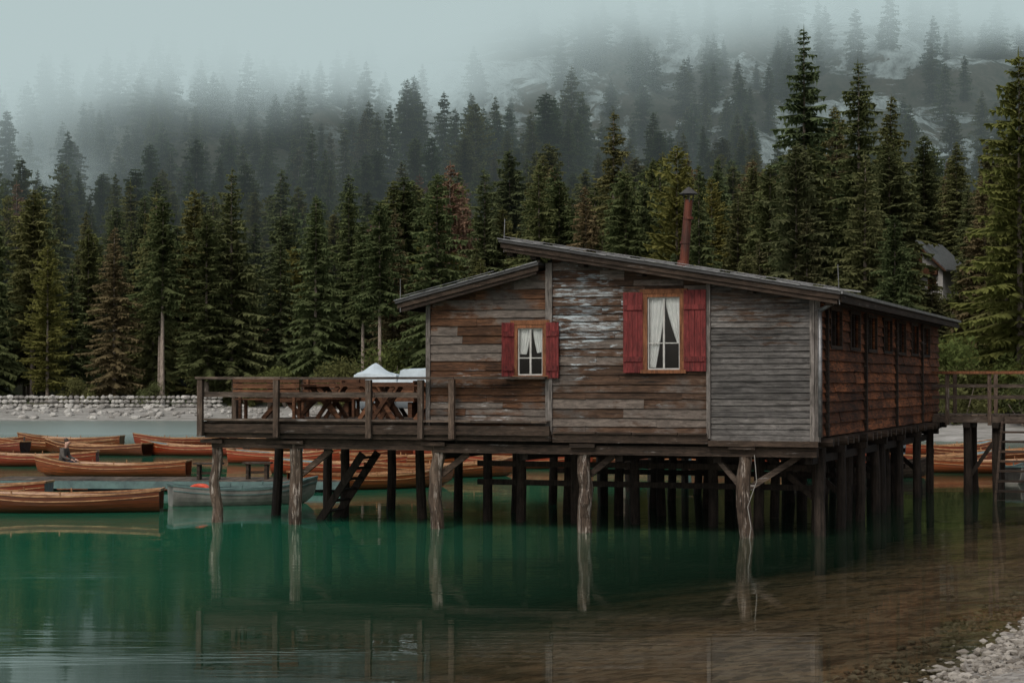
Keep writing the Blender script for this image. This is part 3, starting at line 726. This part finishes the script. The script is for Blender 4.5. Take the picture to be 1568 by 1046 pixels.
while Y<425:
    sp=4.3 if Y<190 else (5.6 if Y<265 else 5.4)
    xlim=0.275*Y+3
    x=-xlim
    while x<xlim:
        px=x+rg.uniform(-.7,.7)*sp; py=Y+rg.uniform(-.7,.7)*sp
        s=py-float(shoreY(px)); q=px/py
        if s>13+4*math.sin(px*0.3) and not (0.205<q<0.237 and py<144):
            g=mnoise.noise(Vector((px*0.025,py*0.025,1.7)))
            keep=1.0
            if py>270 and q>-0.07: keep=0.9 if g<0.02 else 0.3
            if py>300 and -0.05<q<0.09: keep*=0.4
            if q>0.19 and py>150: keep*=0.75
            if rg.random()<keep:
                u=rg.random()
                if py>265:
                    mesh=smalls[rg.randrange(3)]; sc=rg.uniform(0.5,1.35)
                    if 0.0>q>-0.06 and rg.random()<0.06: mesh=rd_; sc*=0.5
                else:
                    mesh=variants[rg.randrange(6)]
                    if u>0.94: mesh=yl
                    elif u>0.88: mesh=bare
                    elif u>0.865: mesh=rd_
                    if -0.055<q<-0.02 and 165<py<230 and rg.random()<0.45: mesh=rd_
                    if -0.09<q<-0.07 and 165<py<230 and rg.random()<0.35: mesh=rd_
                    sc=rg.uniform(0.55,1.08)
                    if px>5: sc*=0.85
                o=link('conifer',mesh,forest,(px,py,tg(px,py)-0.4),rg.random()*6.28,(sc*rg.uniform(.85,1.3),sc*rg.uniform(.85,1.3),sc)); cnt+=1
        x+=sp
    Y+=sp*0.95
print('forest',cnt)
for (x,y,H,me_,h0) in ((19.8,128,24.5,bigs[0],24),(22.9,125,22,bigs[1],24),(27.9,104,20.5,bigy,22),(11.2,128,17.5,yl,18),(8.1,150,21,bigs[2],24),(2.0,140,18,variants[0],18),
    (-2.35,158,19,variants[3],18),(-5.3,162,20,rd_,18),(-10.3,148,16.5,bare,18),(-11.8,150,15,bare,18),(-16.3,157,17.5,variants[1],18),(-23.7,160,20,variants[3],18),
    (-29,157,17.5,bare,18),(-33.4,159,15,variants[0],18),(-39,159,13.5,yl,18),(16.6,122,15.5,variants[2],18),(29.0,116,14.5,variants[1],18),(24.3,122,13,variants[0],18),(21.4,106,11.5,bare,18),(5.2,134,15.5,variants[1],18),(30.4,128,7.5,variants[2],18),(26.4,119,9.0,variants[0],18)):
    s=H/h0; link('spruce_tree',me_,None,(x,y,tg(x,y)-0.2),random.random()*6,(s*1.05,s*1.05,s))
def bush(seed,n,rx,rz,mat):
    rg=random.Random(seed); b=MB(); 
    for k in range(7):
        a=rg.random()*6.28; b.cur=0; b.cyl((0,0,-0.2),(math.cos(a)*rx*.6,math.sin(a)*rx*.6,rz*rg.uniform(.8,1.5)),0.05,0.01,5)
    b.cur=1
    cl=[(rg.gauss(0,rx*.5),rg.gauss(0,rx*.5),rz*rg.uniform(.25,1.7),rg.uniform(.25,.55)*rx) for _ in range(16)]
    V=[];F=[]
    for i in range(n):
        c=rg.choice(cl); d=Vector((rg.gauss(0,1),rg.gauss(0,1),rg.gauss(0,1))).normalized()*c[3]*rg.random()**.4
        p=Vector(c[:3])+d; s=rg.uniform(.06,.14)
        q=[p+Vector((rg.uniform(-s,s),rg.uniform(-s,s),rg.uniform(-s,s))) for _ in range(3)]
        k=len(V);V+=[tuple(v) for v in q];F.append((k,k+1,k+2))
    b.add(V,F); return b.mesh('bush_mesh',[BK,mat])
GB=needles('leaf_green',[(0.10,0.13,0.04),(0.15,0.15,0.06),(0.09,0.12,0.055)])
bs=[bush(i,5000,1.5,1.3,GB) for i in range(3)]
rg=random.Random(9)
for (x,y,s) in ((-13.8,152,1.5),(-9.2,148,1.9),(-18.5,156,1.3),(-22,157,1.0),(23,106,1.7),(26,108,1.5),(29,104,1.6),(24.5,103,1.2),(20,107,1.3),(31,107,2),(-36,158,0.9),(-30,157,0.8),(17,112,1.5),(27.5,101,1.2),(26,118,1.6),(28.5,124,1.7),(29.5,131,1.6),(32,131,1.7)):
    link('shrub',rg.choice(bs),None,(x,y,tg(x,y)-0.1),rg.random()*6,(s,s,s))
# ------------------------------------------------------------ chalet on the far bank
ch=empty('alpine_chalet',(30.9,140,tg(30.9,140)+0.1),R(-32)); ch.scale=(0.8,0.8,0.85)
b=MB(); b.box(-2.3,2.3,-3,3,-0.6,2.2); b.add([(-2.3,-3,2.2),(2.3,-3,2.2),(0,-3,4.2),(-2.3,3,2.2),(2.3,3,2.2),(0,3,4.2)],[(0,1,2),(5,4,3)]); b.obj('walls',plain('plaster',(0.42,0.41,0.39),(0.30,0.29,0.27),2,0.9),ch)
b=MB(); b.hexa([(-2.9,-3.7,1.75),(0,-3.7,4.3),(0,3.5,4.3),(-2.9,3.5,1.75),(-2.9,-3.7,1.9),(0,-3.7,4.48),(0,3.5,4.48),(-2.9,3.5,1.9)]); b.hexa([(0,-3.7,4.3),(2.9,-3.7,1.75),(2.9,3.5,1.75),(0,3.5,4.3),(0,-3.7,4.48),(2.9,-3.7,1.9),(2.9,3.5,1.9),(0,3.5,4.48)]); b.obj('roof',M_metal,ch)
b=MB(); b.box(-1.9,1.9,-3.5,-3.05,1.5,2.1); b.box(-0.4,0.4,-3.06,-3.01,2.5,3.3); b.box(-1.7,-0.9,-3.06,-3.01,0.3,1.3); b.box(0.9,1.7,-3.06,-3.01,0.3,1.3); b.beam((-2.8,-3.6,1.8),(0,-3.6,4.25),0.12,0.2); b.beam((2.8,-3.6,1.8),(0,-3.6,4.25),0.12,0.2); b.obj('balcony_and_windows',M_brown,ch)
hut=empty('shore_hut',(-7.6,151,tg(-7.6,151)-0.2),R(8))
b=MB(); b.box(-1.3,1.3,-1.5,1.5,0,2.2); b.obj('walls',M_dark,hut)
b=MB(); b.hexa([(-1.6,-1.8,2.1),(0,-1.8,3.1),(0,1.8,3.1),(-1.6,1.8,2.1),(-1.6,-1.8,2.2),(0,-1.8,3.22),(0,1.8,3.22),(-1.6,1.8,2.2)]);b.hexa([(0,-1.8,3.1),(1.6,-1.8,2.1),(1.6,1.8,2.1),(0,1.8,3.1),(0,-1.8,3.22),(1.6,-1.8,2.2),(1.6,1.8,2.2),(0,1.8,3.22)]); b.obj('roof',M_metal,hut)
# ------------------------------------------------------------ stones
import bmesh
def icov(n):
    bm_=bmesh.new(); bmesh.ops.create_icosphere(bm_,subdivisions=n,radius=1); v=[tuple(x.co) for x in bm_.verts]; f=[tuple(y.index for y in x.verts) for x in bm_.faces]; bm_.free(); return v,f
iv,if_=icov(2); iv1,if1=icov(1)
def stone(mb,x,y,z,s,flat=0.7,lo=False):
    a=random.random()*6.28; sx,sy,sz=s*random.uniform(.8,1.3),s*random.uniform(.7,1.1),s*flat*random.uniform(.7,1.1); o=Vector((random.random()*50,0,0))
    V,F=(iv1,if1) if lo else (iv,if_); vs=[]
    for p in V:
        k=1+0.35*mnoise.noise(Vector(p)*1.3+o)
        X,Y_=p[0]*sx*k,p[1]*sy*k; vs.append((x+X*math.cos(a)-Y_*math.sin(a),y+X*math.sin(a)+Y_*math.cos(a),z+p[2]*sz*k))
    mb.add(vs,F)
def stonemat(name,a,c_):
    m,nt=newmat(name); r=mk(nt,'ShaderNodeNewGeometry').outputs['Random Per Island']; co=mk(nt,'ShaderNodeTexCoord').outputs['Object']
    col=mixc(nt,r,a,c_); col=mixc(nt,mr(nt,noise(nt,co,6,5),0.3,0.7,0,0.5),col,(0.12,0.11,0.09)); finish(nt,principled(nt,col,0.9)); return m
SM=stonemat('stone_pale',(0.16,0.15,0.14),(0.46,0.45,0.42)); SP=stonemat('pebble_mix',(0.09,0.075,0.06),(0.34,0.31,0.27))
b=MB()
x=-46.0
while x<-24:
    for r in range(3): stone(b,x+random.uniform(-.1,.1),156.2+random.uniform(-.1,.1)+r*0.1,th(x,156.2)+0.15+0.34*r,random.uniform(.2,.3))
    x+=0.42
b.obj('stone_wall',SM)
b=MB()
for i in range(230):
    x=random.uniform(-45,-12); y=float(shoreY(x))+random.uniform(1,9); stone(b,x,y,th(x,y)+0.05,random.uniform(.12,.42) if x<-22 else random.uniform(.1,.3))
b.obj('shore_boulders',SM)
b=MB(); n=0
for i in range(9000):
    yy=random.uniform(16,30); xx=random.uniform(2,8.5)
    d=(xx-4.15)*0.897-(yy-18.9)*0.442
    if d<-1.2 or xx/yy>0.31: continue
    if d<0 and random.random()<0.5: continue
    zt=th(xx,yy)
    stone(b,xx,yy,zt+0.01,random.choice((0.02,0.025,0.03,0.04,0.05,0.07)) ,0.6,True); n+=1
b.obj('shore_gravel',SP)
# ------------------------------------------------------------ cloud (volume hanging on the mountain, given its own glow)
m,nt=newmat('glowing_mist')
co=mk(nt,'ShaderNodeTexCoord').outputs['Object']; s=mk(nt,'ShaderNodeSeparateXYZ',{0:co})
n=noise(nt,mapping(nt,co,(0.013,0.010,0.026)),1.0,2,0.55,0.0)
base=mr(nt,s.outputs[0],-70,50,32,56)
f=mt(nt,'DIVIDE',mt(nt,'SUBTRACT',s.outputs[2],base),28.0)
f=mt(nt,'ADD',f,mt(nt,'MULTIPLY',mt(nt,'SUBTRACT',n,0.5),2.3))
hole=mk(nt,'ShaderNodeVectorMath',{0:mapping(nt,co,(1,0.45,1)),1:(8,155,62)},operation='DISTANCE').outputs['Value']
f=mt(nt,'SUBTRACT',f,mr(nt,hole,8,34,0.55,0.0,True))
f=mr(nt,f,-0.1,1.05,0,1,True)
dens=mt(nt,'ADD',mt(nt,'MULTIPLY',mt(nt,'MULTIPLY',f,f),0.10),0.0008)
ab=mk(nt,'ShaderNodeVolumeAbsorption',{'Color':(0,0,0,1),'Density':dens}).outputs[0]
tone=mr(nt,s.outputs[2],72,105,1.0,0.6,True)  # dims the added glow towards the top
em=mk(nt,'ShaderNodeEmission',{'Color':(0.46,0.565,0.57,1),'Strength':mt(nt,'MULTIPLY',dens,tone)}).outputs[0]  # emission stands in for skylight scattered inside the cloud
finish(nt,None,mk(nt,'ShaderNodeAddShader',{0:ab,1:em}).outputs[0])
try: m.cycles.volume_step_rate=2.0
except Exception as e: print(e)
b=MB(); b.box(-150,150,176,460,1.0,140); b.obj('glowing_mist_cloud',m)
# ------------------------------------------------------------ sky, sun, camera
w=bpy.data.worlds.new('World'); scene.world=w; w.use_nodes=True; nt=w.node_tree; nt.nodes.clear()
sky=mk(nt,'ShaderNodeTexSky',sky_type='NISHITA'); sky.sun_disc=False; sky.sun_elevation=R(48); sky.sun_rotation=R(205); sky.dust_density=4.0; sky.air_density=1.0; sky.ozone_density=1.0
hs=mk(nt,'ShaderNodeHueSaturation',{'Saturation':0.4,'Color':sky.outputs[0]})
bg=mk(nt,'ShaderNodeBackground',{'Color':hs.outputs[0],'Strength':0.135})
o=nt.nodes.new('ShaderNodeOutputWorld'); nt.links.new(bg.outputs[0],o.inputs[0])
sl=bpy.data.lights.new('sun','SUN'); sl.energy=1.4; sl.angle=R(20); sl.color=(1.0,0.93,0.84)
so=bpy.data.objects.new('sun',sl); scene.collection.objects.link(so); so.rotation_euler=(R(42),0,R(-25))
cam=bpy.data.cameras.new('camera'); cam.lens=66.58; cam.sensor_width=36; cam.clip_end=3000; cam.clip_start=0.1
cobj=bpy.data.objects.new('camera',cam); scene.collection.objects.link(cobj); cobj.location=(0,0,3.0); cobj.rotation_euler=(R(90+1.225),0,0)
scene.camera=cobj
scene.view_settings.view_transform='Standard'; scene.view_settings.look='None'; scene.view_settings.exposure=0
